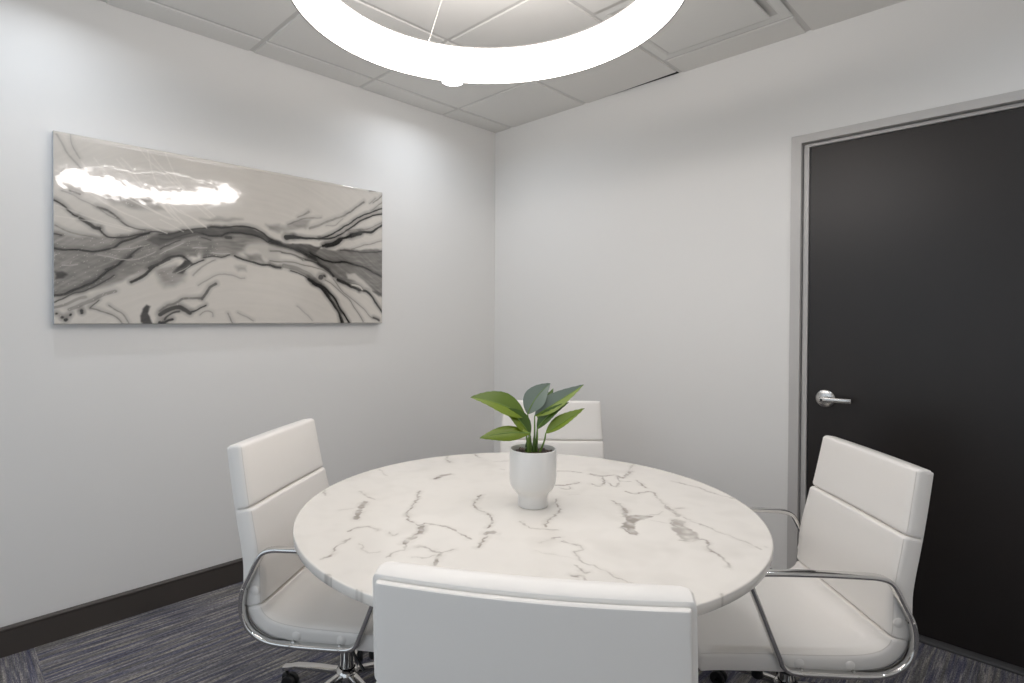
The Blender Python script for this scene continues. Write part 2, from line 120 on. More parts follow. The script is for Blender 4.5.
# carpet: fine broken stripes, quarter turned in the tiles nearest the camera side
def carpet():
    m, N, L, b = new_mat('striped carpet tile', (90,88,92), .95, spec=.1)
    tc = N.new('ShaderNodeTexCoord'); sp = N.new('ShaderNodeSeparateXYZ'); L.new(tc.outputs['Object'], sp.inputs[0])
    lt = N.new('ShaderNodeMath'); lt.operation = 'LESS_THAN'; lt.inputs[1].default_value = -2.55
    L.new(sp.outputs['Y'], lt.inputs[0])
    sw = N.new('ShaderNodeCombineXYZ'); L.new(sp.outputs['Y'], sw.inputs['X']); L.new(sp.outputs['X'], sw.inputs['Y'])
    mv = N.new('ShaderNodeMix'); mv.data_type = 'VECTOR'
    L.new(lt.outputs[0], mv.inputs['Factor']); L.new(tc.outputs['Object'], mv.inputs['A']); L.new(sw.outputs[0], mv.inputs['B'])
    V = mv.outputs['Result']
    # per tile offset
    def mapped(scale):
        mp = N.new('ShaderNodeMapping'); mp.inputs['Scale'].default_value = scale; L.new(V, mp.inputs['Vector']); return mp.outputs['Vector']
    def noi(scale_vec, sc, det, rough=.6):
        no = N.new('ShaderNodeTexNoise'); no.inputs['Scale'].default_value = sc; no.inputs['Detail'].default_value = det
        no.inputs['Roughness'].default_value = rough; L.new(mapped(scale_vec), no.inputs['Vector']); return no.outputs['Fac']
    n1 = noi((85, 4.5, 1), 1.0, 5, .7)      # long stripes
    n2 = noi((190, 60, 1), 1.6, 3)           # tufts
    n3 = noi((48, 1.0, 1), 1.0, 2)           # hue
    r1 = N.new('ShaderNodeValToRGB'); L.new(n1, r1.inputs['Fac'])
    e = r1.color_ramp.elements; e[0].position = .36; e[0].color = lin((54,52,58)); e[1].position = .66; e[1].color = lin((200,192,176))
    k = e.new(.5); k.color = lin((108,104,108))
    r3 = N.new('ShaderNodeValToRGB'); L.new(n3, r3.inputs['Fac'])
    e = r3.color_ramp.elements; e[0].position = .4; e[0].color = lin((88,92,118)); e[1].position = .6; e[1].color = lin((122,120,114))
    mx = N.new('ShaderNodeMix'); mx.data_type = 'RGBA'; mx.inputs['Factor'].default_value = .45
    L.new(r1.outputs['Color'], mx.inputs['A']); L.new(r3.outputs['Color'], mx.inputs['B'])
    r2 = N.new('ShaderNodeMapRange'); L.new(n2, r2.inputs['Value']); r2.inputs['From Min'].default_value = .35; r2.inputs['From Max'].default_value = .65
    r2.inputs['To Min'].default_value = .65; r2.inputs['To Max'].default_value = 1.55
    mm = N.new('ShaderNodeVectorMath'); mm.operation = 'SCALE'
    L.new(mx.outputs['Result'], mm.inputs[0]); L.new(r2.outputs['Result'], mm.inputs['Scale'])
    L.new(mm.outputs['Vector'], b.inputs['Base Color'])
    bu = N.new('ShaderNodeBump'); bu.inputs['Strength'].default_value = .8; bu.inputs['Distance'].default_value = .003
    L.new(n2, bu.inputs['Height']); L.new(bu.outputs['Normal'], b.inputs['Normal'])
    return m
M['carpet'] = carpet()

def attr_mat(name, rough, coat, bump=None, speck=False):
    m, N, L, b = new_mat(name, (200,200,200), rough, coat=coat)
    at = N.new('ShaderNodeAttribute'); at.attribute_name = 'pigment'
    out = at.outputs['Color']
    if speck:
        pass
    L.new(out, b.inputs['Base Color'])
    if bump:
        tc = N.new('ShaderNodeTexCoord'); no = N.new('ShaderNodeTexNoise'); no.inputs['Scale'].default_value = bump[0]; no.inputs['Detail'].default_value = bump[3]
        bu = N.new('ShaderNodeBump'); bu.inputs['Strength'].default_value = bump[1]; bu.inputs['Distance'].default_value = bump[2]
        L.new(tc.outputs['Object'], no.inputs['Vector']); L.new(no.outputs['Fac'], bu.inputs['Height'])
        L.new(bu.outputs['Normal'], b.inputs['Normal']); L.new(bu.outputs['Normal'], b.inputs['Coat Normal'])
    return m
M['art'] = attr_mat('resin poured paint', .12, 1.0, (7.0, .16, .010, 3))
M['marble'] = attr_mat('white veined marble', .22, .25)

# ------------------------------------------------------------------ builders
def obj(name, verts, faces, mat, parent=None, smooth=True, mats=None, fmat=None):
    me = bpy.data.meshes.new(name); me.from_pydata([tuple(v) for v in verts], [], faces)
    me.update()
    for mm in (mats or [mat]): me.materials.append(mm)
    if fmat is not None: me.polygons.foreach_set('material_index', fmat)
    if smooth: me.polygons.foreach_set('use_smooth', [True]*len(me.polygons))
    o = bpy.data.objects.new(name, me); COL.objects.link(o)
    if parent: o.parent = parent
    return o

def fix_normals(o):
    bm = bmesh.new(); bm.from_mesh(o.data); bmesh.ops.recalc_face_normals(bm, faces=bm.faces); bm.to_mesh(o.data); bm.free(); return o

def sharp(o, ang=40):
    """smooth shading split at sharp edges"""
    bm = bmesh.new(); bm.from_mesh(o.data)
    for e in bm.edges:
        if len(e.link_faces) == 2: e.smooth = e.calc_face_angle(0) < math.radians(ang)
    bm.to_mesh(o.data); bm.free(); return o

class MB:
    def __init__(s): s.v = []; s.f = []
    def add(s, v, f):
        n = len(s.v); s.v += [tuple(p) for p in v]; s.f += [tuple(i+n for i in q) for q in f]; return s
    def box(s, x0, x1, y0, y1, z0, z1):
        v = [(x, y, z) for x in (x0, x1) for y in (y0, y1) for z in (z0, z1)]
        return s.add(v, [(0,1,3,2), (4,6,7,5), (0,4,5,1), (2,3,7,6), (0,2,6,4), (1,5,7,3)])
    def rbox(s, x0, x1, y0, y1, z0, z1, r=.003, seg=2):
        bm = bmesh.new(); bmesh.ops.create_cube(bm, size=1)
        for v in bm.verts:
            v.co = ((x0+x1)/2 + v.co.x*(x1-x0), (y0+y1)/2 + v.co.y*(y1-y0), (z0+z1)/2 + v.co.z*(z1-z0))
        bmesh.ops.bevel(bm, geom=list(bm.edges), offset=r, segments=seg, affect='EDGES', profile=.5)
        s.bm(bm); return s
    def bm(s, bm):
        bm.verts.index_update(); s.add([v.co[:] for v in bm.verts], [[v.index for v in f.verts] for f in bm.faces]); bm.free(); return s
    def lathe(s, prof, c=(0,0,0), n=48, axis='z', close=False):
        vs = []; k = len(prof)
        for i in range(n):
            a = 2*PI*i/n
            for r, z in prof:
                p = (r*math.cos(a), r*math.sin(a), z)
                if axis == 'y': p = (p[0], p[2], p[1])
                if axis == 'x': p = (p[2], p[0], p[1])
                vs.append((p[0]+c[0], p[1]+c[1], p[2]+c[2]))
        fs = []
        for i in range(n):
            j = (i+1) % n
            for q in range(k if close else k-1):
                q2 = (q+1) % k
                fs.append((i*k+q, j*k+q, j*k+q2, i*k+q2))
        return s.add(vs, fs)
    def sweep(s, pts, rad, n=10, closed=False, up=(0,0,1), flat=None):
        """tube along pts; rad scalar/list; flat=(a,b) elliptical half sizes along side and normal"""
        P = [Vector(p) for p in pts]; m = len(P); vs = []
        side = None
        for i in range(m):
            if closed: t = (P[(i+1) % m]-P[i-1]).normalized()
            else: t = (P[min(i+1, m-1)]-P[max(i-1, 0)]).normalized()
            u = Vector(up); sd = t.cross(u)
            if sd.length < 1e-4: sd = side or t.cross(Vector((1,0,0)))
            sd.normalize(); side = sd; nn = sd.cross(t).normalized()
            r = rad[i] if isinstance(rad, (list, tuple)) else rad
            for j in range(n):
                a = 2*PI*j/n
                if flat:
                    ca, sa = math.cos(a), math.sin(a); e = .55
                    vs.append(P[i] + sd*flat[0]*math.copysign(abs(ca)**e, ca) + nn*flat[1]*math.copysign(abs(sa)**e, sa))
                else: vs.append(P[i] + sd*r*math.cos(a) + nn*r*math.sin(a))
        fs = []
        for i in range(m if closed else m-1):
            i2 = (i+1) % m
            for j in range(n):
                j2 = (j+1) % n; fs.append((i*n+j, i*n+j2, i2*n+j2, i2*n+j))
        if not closed:
            fs.append(tuple(range(n-1, -1, -1))); fs.append(tuple((m-1)*n+j for j in range(n)))
        return s.add(vs, fs)
    def build(s, name, mat, parent=None, smooth=True, ang=40):
        o = obj(name, s.v, s.f, mat, parent, smooth); fix_normals(o)
        if smooth: sharp(o, ang)
        return o

def crom(pts, per=8, closed=False):
    P = [np.array(p, float) for p in pts]; n = len(P); out = []
    rngi = range(n if closed else n-1)
    for i in rngi:
        if closed: a, b, c, d = P[i-1], P[i], P[(i+1) % n], P[(i+2) % n]
        else: a, b, c, d = P[max(i-1,0)], P[i], P[i+1], P[min(i+2,n-1)]
        for k in range(per):
            t = k/per
            out.append(.5*((2*b) + (-a+c)*t + (2*a-5*b+4*c-d)*t*t + (-a+3*b-3*c+d)*t**3))
    if not closed: out.append(P[-1])
    return [tuple(p) for p in out]

def thing(name, label, cat, loc=(0,0,0), rz=0., group=None):
    o = bpy.data.objects.new(name, None); COL.objects.link(o); o.empty_display_size = .1
    o.location = loc; o.rotation_euler = (0, 0, rz); o['label'] = label; o['category'] = cat
    if group: o['group'] = group
    return o
def tag(o, label, cat, group=None):
    o['label'] = label; o['category'] = cat
    if group: o['group'] = group
    return o
def struct(o): o['kind'] = 'structure'; return o
H = 2.587
RX, RY0 = 3.75, -4.0          # room extents (east wall x, south wall y)

# ------------------------------------------------------------------ pigment rasteriser (metres on the surface itself)
def seg_paint(px, py, pts, w0, w1, soft):
    """coverage 0..1 of a tapering stroke at points px,py (mm)"""
    P = np.array(crom(pts, 5)) if len(pts) > 2 else np.array(pts, float)
    n = len(P)-1; W = np.linspace(w0, w1, n+1)/2
    best = np.full(px.shape, -1e9)
    for i in range(n):
        a, b = P[i], P[i+1]; d = b-a; L2 = d@d+1e-9
        t = np.clip(((px-a[0])*d[0]+(py-a[1])*d[1])/L2, 0, 1)
        dd = np.hypot(px-a[0]-t*d[0], py-a[1]-t*d[1])
        best = np.maximum(best, (W[i]*(1-t)+W[i+1]*t) - dd)
    return np.clip(best/soft+.5, 0, 1)

def poly_paint(px, py, pts, soft):
    P = np.array(pts, float); n = len(P); ins = np.zeros(px.shape, bool); dist = np.full(px.shape, 1e9)
    for i in range(n):
        a, b = P[i], P[(i+1) % n]; d = b-a; L2 = d@d+1e-9
        t = np.clip(((px-a[0])*d[0]+(py-a[1])*d[1])/L2, 0, 1)
        dist = np.minimum(dist, np.hypot(px-a[0]-t*d[0], py-a[1]-t*d[1]))
        if a[1] != b[1]:
            c = ((a[1] > py) != (b[1] > py)) & (px < (b[0]-a[0])*(py-a[1])/(b[1]-a[1])+a[0]); ins ^= c
    sd = np.where(ins, dist, -dist)
    t = np.clip(sd/soft+.5, 0, 1); return t*t*(3-2*t)

def vnoise(x, y, sc, seed=0):
    """smooth value noise in -1..1"""
    r = np.random.default_rng(seed).uniform(-1, 1, (64, 64))
    X = x/sc; Y = y/sc; i = np.floor(X).astype(int); j = np.floor(Y).astype(int); f = X-i; g = Y-j
    f = f*f*(3-2*f); g = g*g*(3-2*g)
    a = r[i % 64, j % 64]; b = r[(i+1) % 64, j % 64]; c = r[i % 64, (j+1) % 64]; d = r[(i+1) % 64, (j+1) % 64]
    return (a*(1-f)+b*f)*(1-g)+(c*(1-f)+d*f)*g

def s2l(v): v = v/255.; return np.where(v <= .04045, v/12.92, ((v+.055)/1.055)**2.4)

def set_pigment(o, rgb):
    at = o.data.color_attributes.new('pigment', 'FLOAT_COLOR', 'POINT')
    a = np.ones((len(rgb), 4), np.float32); a[:, :3] = rgb; at.data.foreach_set('color', a.ravel())

def sub(mask_fn, px, py, pts, pad):
    P = np.array(pts); x0, y0 = P.min(0)-pad; x1, y1 = P.max(0)+pad
    idx = np.nonzero((px > x0) & (px < x1) & (py > y0) & (py < y1))[0]
    return idx

# ------------------------------------------------------------------ room shell
def wall_boxes(name, boxes, mat='wall'):
    m = MB()
    for b in boxes: m.box(*b)
    return struct(m.build(name, M[mat], smooth=False))
struct(obj('floor', [(0,RY0,0),(RX,RY0,0),(RX,.3,0),(0,.3,0)], [(0,1,2,3)], M['carpet'], smooth=False))
wall_boxes('wall_west', [(-.12,0,RY0,.12,-.02,H+.05)])
DX0, DX1, DZ = 1.964, 2.935, 2.089
wall_boxes('wall_north', [(0,DX0-.02,0,.13,-.02,H+.05), (DX1+.02,RX,0,.13,-.02,H+.05), (DX0-.02,DX1+.02,0,.13,DZ+.02,H+.05)])
wall_boxes('wall_east', [(RX,RX+.12,RY0,.12,-.02,H+.05)])
# south side of the room is glazed storefront to the open office: pier, sill and head round the opening
wall_boxes('wall_south', [(0,.25,RY0-.12,RY0,-.02,H+.05), (3.5,RX,RY0-.12,RY0,-.02,H+.05), (.25,3.5,RY0-.12,RY0,-.02,.1), (.25,3.5,RY0-.12,RY0,2.45,H+.05)])
def winframe():
    m = MB()
    for x in (.25, 1.32, 2.40, 3.45): m.box(x, x+.05, RY0-.09, RY0-.03, .1, 2.45)
    for z in (.1, 2.40): m.box(.25, 3.5, RY0-.09, RY0-.03, z, z+.05)
    return struct(m.build('window_1', M['winframe'], smooth=False))
winframe()

# ceiling: lay-in tiles with a stepped edge below a metal grid
T = .6096
def ceiling():
    v = []; f = []; mi = []
    def quad(a, b, c, d, m): n = len(v); v.extend([a,b,c,d]); f.append((n,n+1,n+2,n+3)); mi.append(m)
    zg = H+.006
    # grid plane above the tiles (tee faces), solid slab on top
    quad((0,RY0,zg),(0,0,zg),(RX,0,zg),(RX,RY0,zg),1)
    quad((-.12,RY0-.12,H+.06),(RX+.12,RY0-.12,H+.06),(RX+.12,.13,H+.06),(-.12,.13,H+.06),0)
    g = .0105; e = .003
    xs = [0] + [.158+T*k for k in range(7) if .158+T*k < RX-.05] + [RX]
    for c in range(len(xs)-1):
        x0, x1 = xs[c], xs[c+1]
        first = -.195 if c == 3 else -.4875
        ys = [0]; y = first
        while y > RY0+.05: ys.append(y); y -= T
        ys.append(RY0)
        for r in range(len(ys)-1):
            if c == 3 and r == 1: continue           # the air diffuser sits in this bay
            yb, ya = ys[r+1], ys[r]
            a0 = x0+(g if x0 > 0 else .001); a1 = x1-(g if x1 < RX else .001)
            b0 = yb+(g if yb > RY0 else .001); b1 = ya-(g if ya < 0 else .001)
            drop = .030 if (c == 2 and r == 0) else 0   # tile whose wall edge is cut short near its corner
            P = [(a0,b0),(a1,b0),(a1,b1-drop),(a0,b1)]
            Q = [(a0+e,b0+e),(a1-e,b0+e),(a1-e,b1-drop-(0 if ya == 0 else e)),(a0+e,b1-(0 if ya == 0 else e))]
            for k in range(4):
                p, q2 = P[k], P[(k+1) % 4]; u, w = Q[k], Q[(k+1) % 4]
                quad((p[0],p[1],zg),(q2[0],q2[1],zg),(w[0],w[1],H),(u[0],u[1],H),0)
            quad(*[(p[0],p[1],H) for p in Q][::-1], 0)
            if drop:
                quad((a0+.1,-.0004,zg-.0015),(a1,-.0004,zg-.0015),(a1,b1-drop-.0005,zg-.0015),(a0+.1,-.002,zg-.0015),2)  # black sheet paints the shade inside the open gap beside the short tile
    o = obj('ceiling', v, f, None, smooth=False, mats=[M['ceil'], M['tee'], M['gap_shade']], fmat=mi)
    return struct(fix_normals(o) if False else o)
ceiling()

# baseboards
def base(name, p0, p1, inward):
    prof = [(0,0),(.014,0),(.014,.004),(.012,.094),(.014,.098),(.014,.104),(.009,.111),(0,.111)]
    v = []; f = []; n = len(prof)
    for p in (p0, p1):
        for d, z in prof: v.append((p[0]+inward[0]*d, p[1]+inward[1]*d, z))
    for i in range(n): j = (i+1) % n; f.append((i, j, n+j, n+i))
    f += [tuple(range(n)), tuple(range(2*n-1, n-1, -1))]
    return struct(fix_normals(obj(name, v, f, M['base'], smooth=False)))
base('baseboard_west', (0,RY0), (0,0), (1,0))
base('baseboard_north', (.0142,0), (1.919,0), (0,-1))

# door frame (two steps), threshold, leaf, lever handle
def doorframe():
    m = MB(); w = .043
    for x0, x1, y0, y1, z1 in ((DX0-w, DX0, -.012, .10, DZ+.036), (DX1, DX1+w, -.012, .10, DZ+.036)): m.rbox(x0, x1, y0, y1, 0, z1, .002)
    m.rbox(DX0-w, DX1+w, -.0121, .0999, DZ, DZ+.036, .002)
    for x0, x1 in ((DX0+.003, DX0+.0255), (DX1-.022, DX1-.003)): m.rbox(x0, x1, .012, .09, 0, DZ-.016, .003)
    m.rbox(DX0+.003, DX1-.003, .0121, .0899, DZ-.018, DZ-.003, .003)
    m.box(DX0-.001, DX1+.001, .022, .09, 0, DZ+.002) if False else None
    return struct(m.build('trim_1', M['frame'], smooth=False))
doorframe()
th = MB().rbox(DX0+.001, DX1-.001, -.022, .10, .0005, .012, .004); struct(th.build('trim_2', M['rug_trim'], smooth=False))
dl = MB().rbox(DX0+.0275, DX1-.0235, .020, .064, .014, DZ-.0195, .002)
door = struct(dl.build('door_1', M['door'], smooth=False))
hx, hz = 2.064, .937
h = MB().lathe([(0,-.014),(.012,-.0145),(.033,-.012),(.039,-.008),(.041,-.003),(.041,0)], (hx,.020,hz), 40, 'y').build('handle_rose', M['nickel'], door)
lev = MB().sweep([(hx,.012,hz),(hx,-.030,hz),(hx+.002,-.040,hz)], [.010,.010,.009], 16, up=(1,0,0))
pts = crom([(hx-.008,-.040,hz),(hx+.02,-.043,hz+.001),(hx+.055,-.042,hz+.002),(hx+.09,-.036,hz+.002),(hx+.108,-.031,hz+.002)], 5)
lev.sweep(pts, 0, 14, flat=(.007,.0110))
lev.build('lever', M['nickel'], door)
MB().lathe([(0,-.0445),(.004,-.0445),(.005,-.042),(.005,-.040)], (hx,-.007,hz), 16, 'y').build('keyhole', M['blackmetal'], door)

# ------------------------------------------------------------------ ceiling services
def diffuser():
    t = thing('ceiling_vent', 'white square plaque air diffuser set in the ceiling grid near the door', 'vent', (1.6828,-.4998,H))
    m = MB(); a = .3048-.006
    v = []; f = []
    rings = [(a,.0005),(a-.035,.0005),(a-.046,.006),(a-.060,.030),(a-.075,.045)]
    for r, z in rings: v += [(-r,-r,z),(r,-r,z),(r,r,z),(-r,r,z)]
    for k in range(len(rings)-1):
        for j in range(4): f.append((k*4+j, k*4+(j+1) % 4, k*4+4+(j+1) % 4, k*4+4+j))
    f.append((16,17,18,19))
    obj('frame', v, f, M['vent'], t, smooth=False)
    MB().rbox(-.230,.230,-.230,.230,-.011,-.004,.003).build('plaque', M['vent'], t, smooth=False)
    for x in (-.15,.15):
        for y in (-.15,.15): MB().box(x-.006,x+.006,y-.006,y+.006,-.004,.045).build('hanger', M['vent'], t, smooth=False)
diffuser()

def downlight(x, y, label):
    t = thing('recessed_downlight', label, 'ceiling light', (x,y,H), group=None)
    MB().lathe([(.058,-.001),(.060,-.004),(.072,-.004),(.076,-.002),(.077,0)], n=48).build('trim_ring', M['vent'], t)
    MB().lathe([(0,-.012),(.02,-.0115),(.04,-.009),(.053,-.005),(.058,-.0012)], n=48).build('lens', M['down_lens'], t)
    return t
downlight(.446, -.785, 'small round recessed downlight glowing just past the edge of the ring lamp')
LAMPS = [(.446,-.785)] + DOWN
for i, (x, y) in enumerate(LAMPS):
    L = bpy.data.lights.new('downlight_beam', 'AREA'); L.shape = 'DISK'; L.size = .10; L.energy = DOWN_E; L.color = (.86,.92,1.0); L.spread = math.radians(DOWN_SPREAD)
    lo = bpy.data.objects.new('downlight_beam', L); COL.objects.link(lo); lo.location = (x, y, H-.02)

def ring():
    cx, cy, z0, z1, ro, ri = RING
    t = thing('ring_pendant_lamp', 'large glowing white ring pendant lamp hung above the round marble table', 'pendant light', (cx,cy,z0))
    h_ = z1-z0
    MB().lathe([(ro-.006,-.0015),(ro-.001,-.0015),(ro,.0),(ro,h_),(ro-.002,h_+.002),(ri+.003,h_+.002),(ri-.001,h_+.001),(ri-.001,h_-.003),(ri+.004,h_-.003),(ri+.004,.006),(ro-.006,.006)], n=128, close=True).build('housing', M['housing'], t, ang=30)
    MB().lathe([(ro-.0065,.0),(ri+.004,.0),(ri,.004),(ri,h_-.0035)], n=128).build('diffuser', M['ring_light'], t, ang=60)
    MB().lathe([(ro-.008,h_+.0026),(ri+.008,h_+.0026)], n=96).build('upper_diffuser', M['ring_up'], t)
    zc = H-z0
    for k, a in enumerate(CABLE_ANG):
        a = math.radians(a); r = (ro+ri)/2
        MB().sweep([(.045*math.cos(a),.045*math.sin(a),zc-.03),(r*math.cos(a),r*math.sin(a),h_)], .0010, 8).build('cable', M['cable'], t)
        MB().lathe([(0,h_+.012),(.003,h_+.011),(.004,h_+.0025)], (r*math.cos(a),r*math.sin(a),0), 16).build('cable_grip', M['cable'], t)
    MB().lathe([(0,zc-.034),(.05,zc-.034),(.06,zc-.028),(.06,zc)], n=48).build('canopy', M['vent'], t)
ring()

# ------------------------------------------------------------------ framed resin painting
def painting():
    y1, y2, z1, z2, xf = -2.488, -.966, 1.258, 2.0125, .040
    W, Hh = (y2-y1), (z2-z1)
    t = thing('wall_art', 'wide glossy abstract painting of black, grey and cream swirls on the left wall', 'painting', (0,y1,z1))
    ed = np.array([0,.0004,.0011,.002,.0032])
    ay = np.r_[ed, np.linspace(.006,W-.006,520), W-ed[::-1]]; az = np.r_[ed, np.linspace(.006,Hh-.022,252), np.linspace(Hh-.021,Hh-.004,20), Hh-ed[::-1]]
    nx, nz = len(ay), len(az); gy, gz = np.meshgrid(ay, az, indexing='ij')
    px = gy.ravel()*1000; pz = gz.ravel()*1000
    wx = px + 3.5*vnoise(px,pz,45,1) + 1.0*vnoise(px,pz,14,2); wz = pz + 3.5*vnoise(px,pz,45,3) + 1.0*vnoise(px,pz,14,4)
    arch = 395-.00052*(px-740)**2; phi = pz-arch+12*vnoise(px,pz,160,9); streak = vnoise(px*.07, phi, 11, 10)+.5*vnoise(px*.12+90, phi, 5.5, 11)
    g = 208 + 3*vnoise(px,pz,170,5) + 1.5*vnoise(px,pz,40,6)
    g = g + np.zeros_like(px); warm = np.ones_like(px)
    for k, val, w0, w1, al, pts in PAINT:
        fine = val > 220
        X, Y = (px, pz) if fine else (wx, wz)
        if k == 'f': X, Y = wx+7*vnoise(px,pz,38,12), wz+6*vnoise(px,pz,38,13)
        val = PAINT_MAP(val)
        idx = sub(None, px, pz, pts, max(w0,w1)*2+26)
        if not len(idx): continue
        if k == 'f': c = poly_paint(X[idx], Y[idx], pts, w0*1.5+4)
        else:
            c = seg_paint(X[idx], Y[idx], pts, max(w0*1.15,3.0), max(w1*1.15,3.0), 4.5)
            if not fine: c = np.maximum(c, .38*seg_paint(X[idx], Y[idx]-3, pts, w0*1.9+4, w1*1.9+4, 20))
        tgt = val + (10*vnoise(X[idx]*.35+Y[idx]*.1, Y[idx]*1.6, 14, 8) if (k == 'f' and val < 175) else 0)
        c = c*al*(.8 if fine else 1)
        g[idx] = g[idx]*(1-c) + tgt*c
    band = np.clip((178-g)/30,0,1)*np.clip((g-60)/40,0,1); g = g + streak*(2+9*band)
    # light speckle where the grey paint was combed
    sp = (rng.random(len(px)) > .985) & (g < 160) & (g > 100) & (px < 620)
    g = np.where(sp, g+45, g)
    rgb = np.stack([s2l(g), s2l(g*.97), s2l(g*.93)], 1)
    de = np.minimum(np.minimum(gy, W-gy), np.minimum(gz, Hh-gz)).ravel(); rr = .0032
    xr = xf - np.where(de < rr, rr-np.sqrt(np.maximum(0, rr*rr-(rr-de)**2)), 0)
    xr = xr + .0009*np.exp(-((Hh-gz.ravel()-.010)/.005)**2)     # bead of resin along the top edge
    v = np.stack([xr, gy.ravel(), gz.ravel()], 1)
    i, j = np.meshgrid(np.arange(nx-1), np.arange(nz-1), indexing='ij'); a = (i*nz+j).ravel()
    F = np.stack([a, a+nz, a+nz+1, a+1], 1)
    o = obj('painted_face', v.tolist(), F.tolist(), M['art'], t); set_pigment(o, rgb)
    e = .0025
    m = MB(); V = [(.006,0,0),(.006,W,0),(.006,W,Hh),(.006,0,Hh),(xf-.0033,0,0),(xf-.0033,W,0),(xf-.0033,W,Hh),(xf-.0033,0,Hh)]
    m.add(V, [(0,3,2,1),(4,5,6,7),(0,1,5,4),(1,2,6,5),(2,3,7,6),(3,0,4,7)])
    m.build('panel_edge', new_mat('pale panel edge', (168,172,180), .3)[0], t, smooth=False)
    MB().box(.0005,.0065,.12,W-.12,.1,Hh-.1).build('backing', M['base'], t, smooth=False)
painting()

# ------------------------------------------------------------------ round table
TX, TY, TR, TZ = 1.7101, -1.5953, .6437, .745
def table():
    t = thing('round_table', 'round white marble-topped table with grey veins in the middle of the room', 'table', (TX,TY,0))
    n = 150; st = TR/n*1.0
    # polar disc grid, even spacing about 4 mm
    v = [(0,0,TZ)]; f = []; rings = [[0]]
    NR = 240
    NA = 1080
    rs = np.linspace(0, TR-.0025, NR+1)[1:]
    ang = np.arange(NA)*2*PI/NA; ca, sa = np.cos(ang), np.sin(ang)
    prof = [(r, TZ) for r in rs] + [(TR-.0008,TZ-.0006),(TR,TZ-.0025),(TR,TZ-.012),(TR,TZ-.020),(TR-.001,TZ-.0215),(TR-.008,TZ-.022),(TR-.3,TZ-.022),(.0005,TZ-.022)]
    V = [np.array([[0,0,TZ]])]
    for r, z in prof: V.append(np.stack([r*ca, r*sa, np.full(NA, z)], 1))
    V = np.concatenate(V)
    F = [(0, 1+k, 1+(k+1) % NA) for k in range(NA)]
    k = np.arange(NA); k2 = (k+1) % NA
    for q_ in range(len(prof)-1):
        a = 1+q_*NA; F += np.stack([a+k, a+NA+k, a+NA+k2, a+k2], 1).tolist()
    F.append(tuple((1+(len(prof)-1)*NA+k).tolist()[::-1]))
    px, py = V[:,0]*1000, V[:,1]*1000
    wx = px + 3.6*vnoise(px,py,17,21) + 3.4*vnoise(px,py,8.5,22); wy = py + 3.6*vnoise(px,py,17,23) + 3.4*vnoise(px,py,8.5,24)
    d = np.zeros(len(px))
    for kk, w0, w1, al, pts in VEINS:
        idx = sub(None, px, py, pts, max(w0,w1)*2+25)
        if not len(idx): continue
        if kk == 'f': c = poly_paint(wx[idx], wy[idx], pts, max(w0*1.6,6))*np.clip(.75+.4*vnoise(px[idx],py[idx],17,35)+.3*vnoise(px[idx],py[idx],10.5,36),.3,1.1)
        else:
            P2 = pts; ww0 = w0*(1+.0); c = seg_paint(wx[idx], wy[idx], P2, w0*1.25+.8, w1*1.25+.8, 3.0)
            mod = .75+.45*vnoise(px[idx],py[idx],17,31)+.3*vnoise(px[idx],py[idx],10.5,32)
            halo = seg_paint(wx[idx], wy[idx], P2, w0*2.0+3, w1*2.0+3, 20)
            c = np.maximum(c*np.clip(mod,.2,1.1), .36*halo*np.clip(.6+.6*vnoise(px[idx],py[idx],22,37),.1,1))
        d[idx] = np.maximum(d[idx], c*al*1.18)
    # faint cloudy veining
    cl = np.clip(vnoise(px+60*vnoise(px,py,110,41), py, 90, 42)-.25, 0, 1)*.10 + .03*vnoise(px,py,30,43)
    d = np.clip(d+np.clip(cl,0,1), 0, 1)[:,None]
    base_c = np.array([[232,227,220]], float); vein = np.array([[122,113,104]], float)
    c = base_c*(1-d)+vein*d
    o = obj('tabletop', V.tolist(), F, M['marble'], t); sharp(o, 50); set_pigment(o, s2l(c))
    MB().lathe([(0,TZ-.0222),(.16,TZ-.0222),(.17,TZ-.030),(.16,TZ-.045),(.06,TZ-.06),(.042,TZ-.10),(.038,.30),(.042,.08),(.07,.035),(.15,.022),(.19,.014),(.20,.006),(.198,.0005)], n=64).build('pedestal', M['blackmetal'], t)
table()

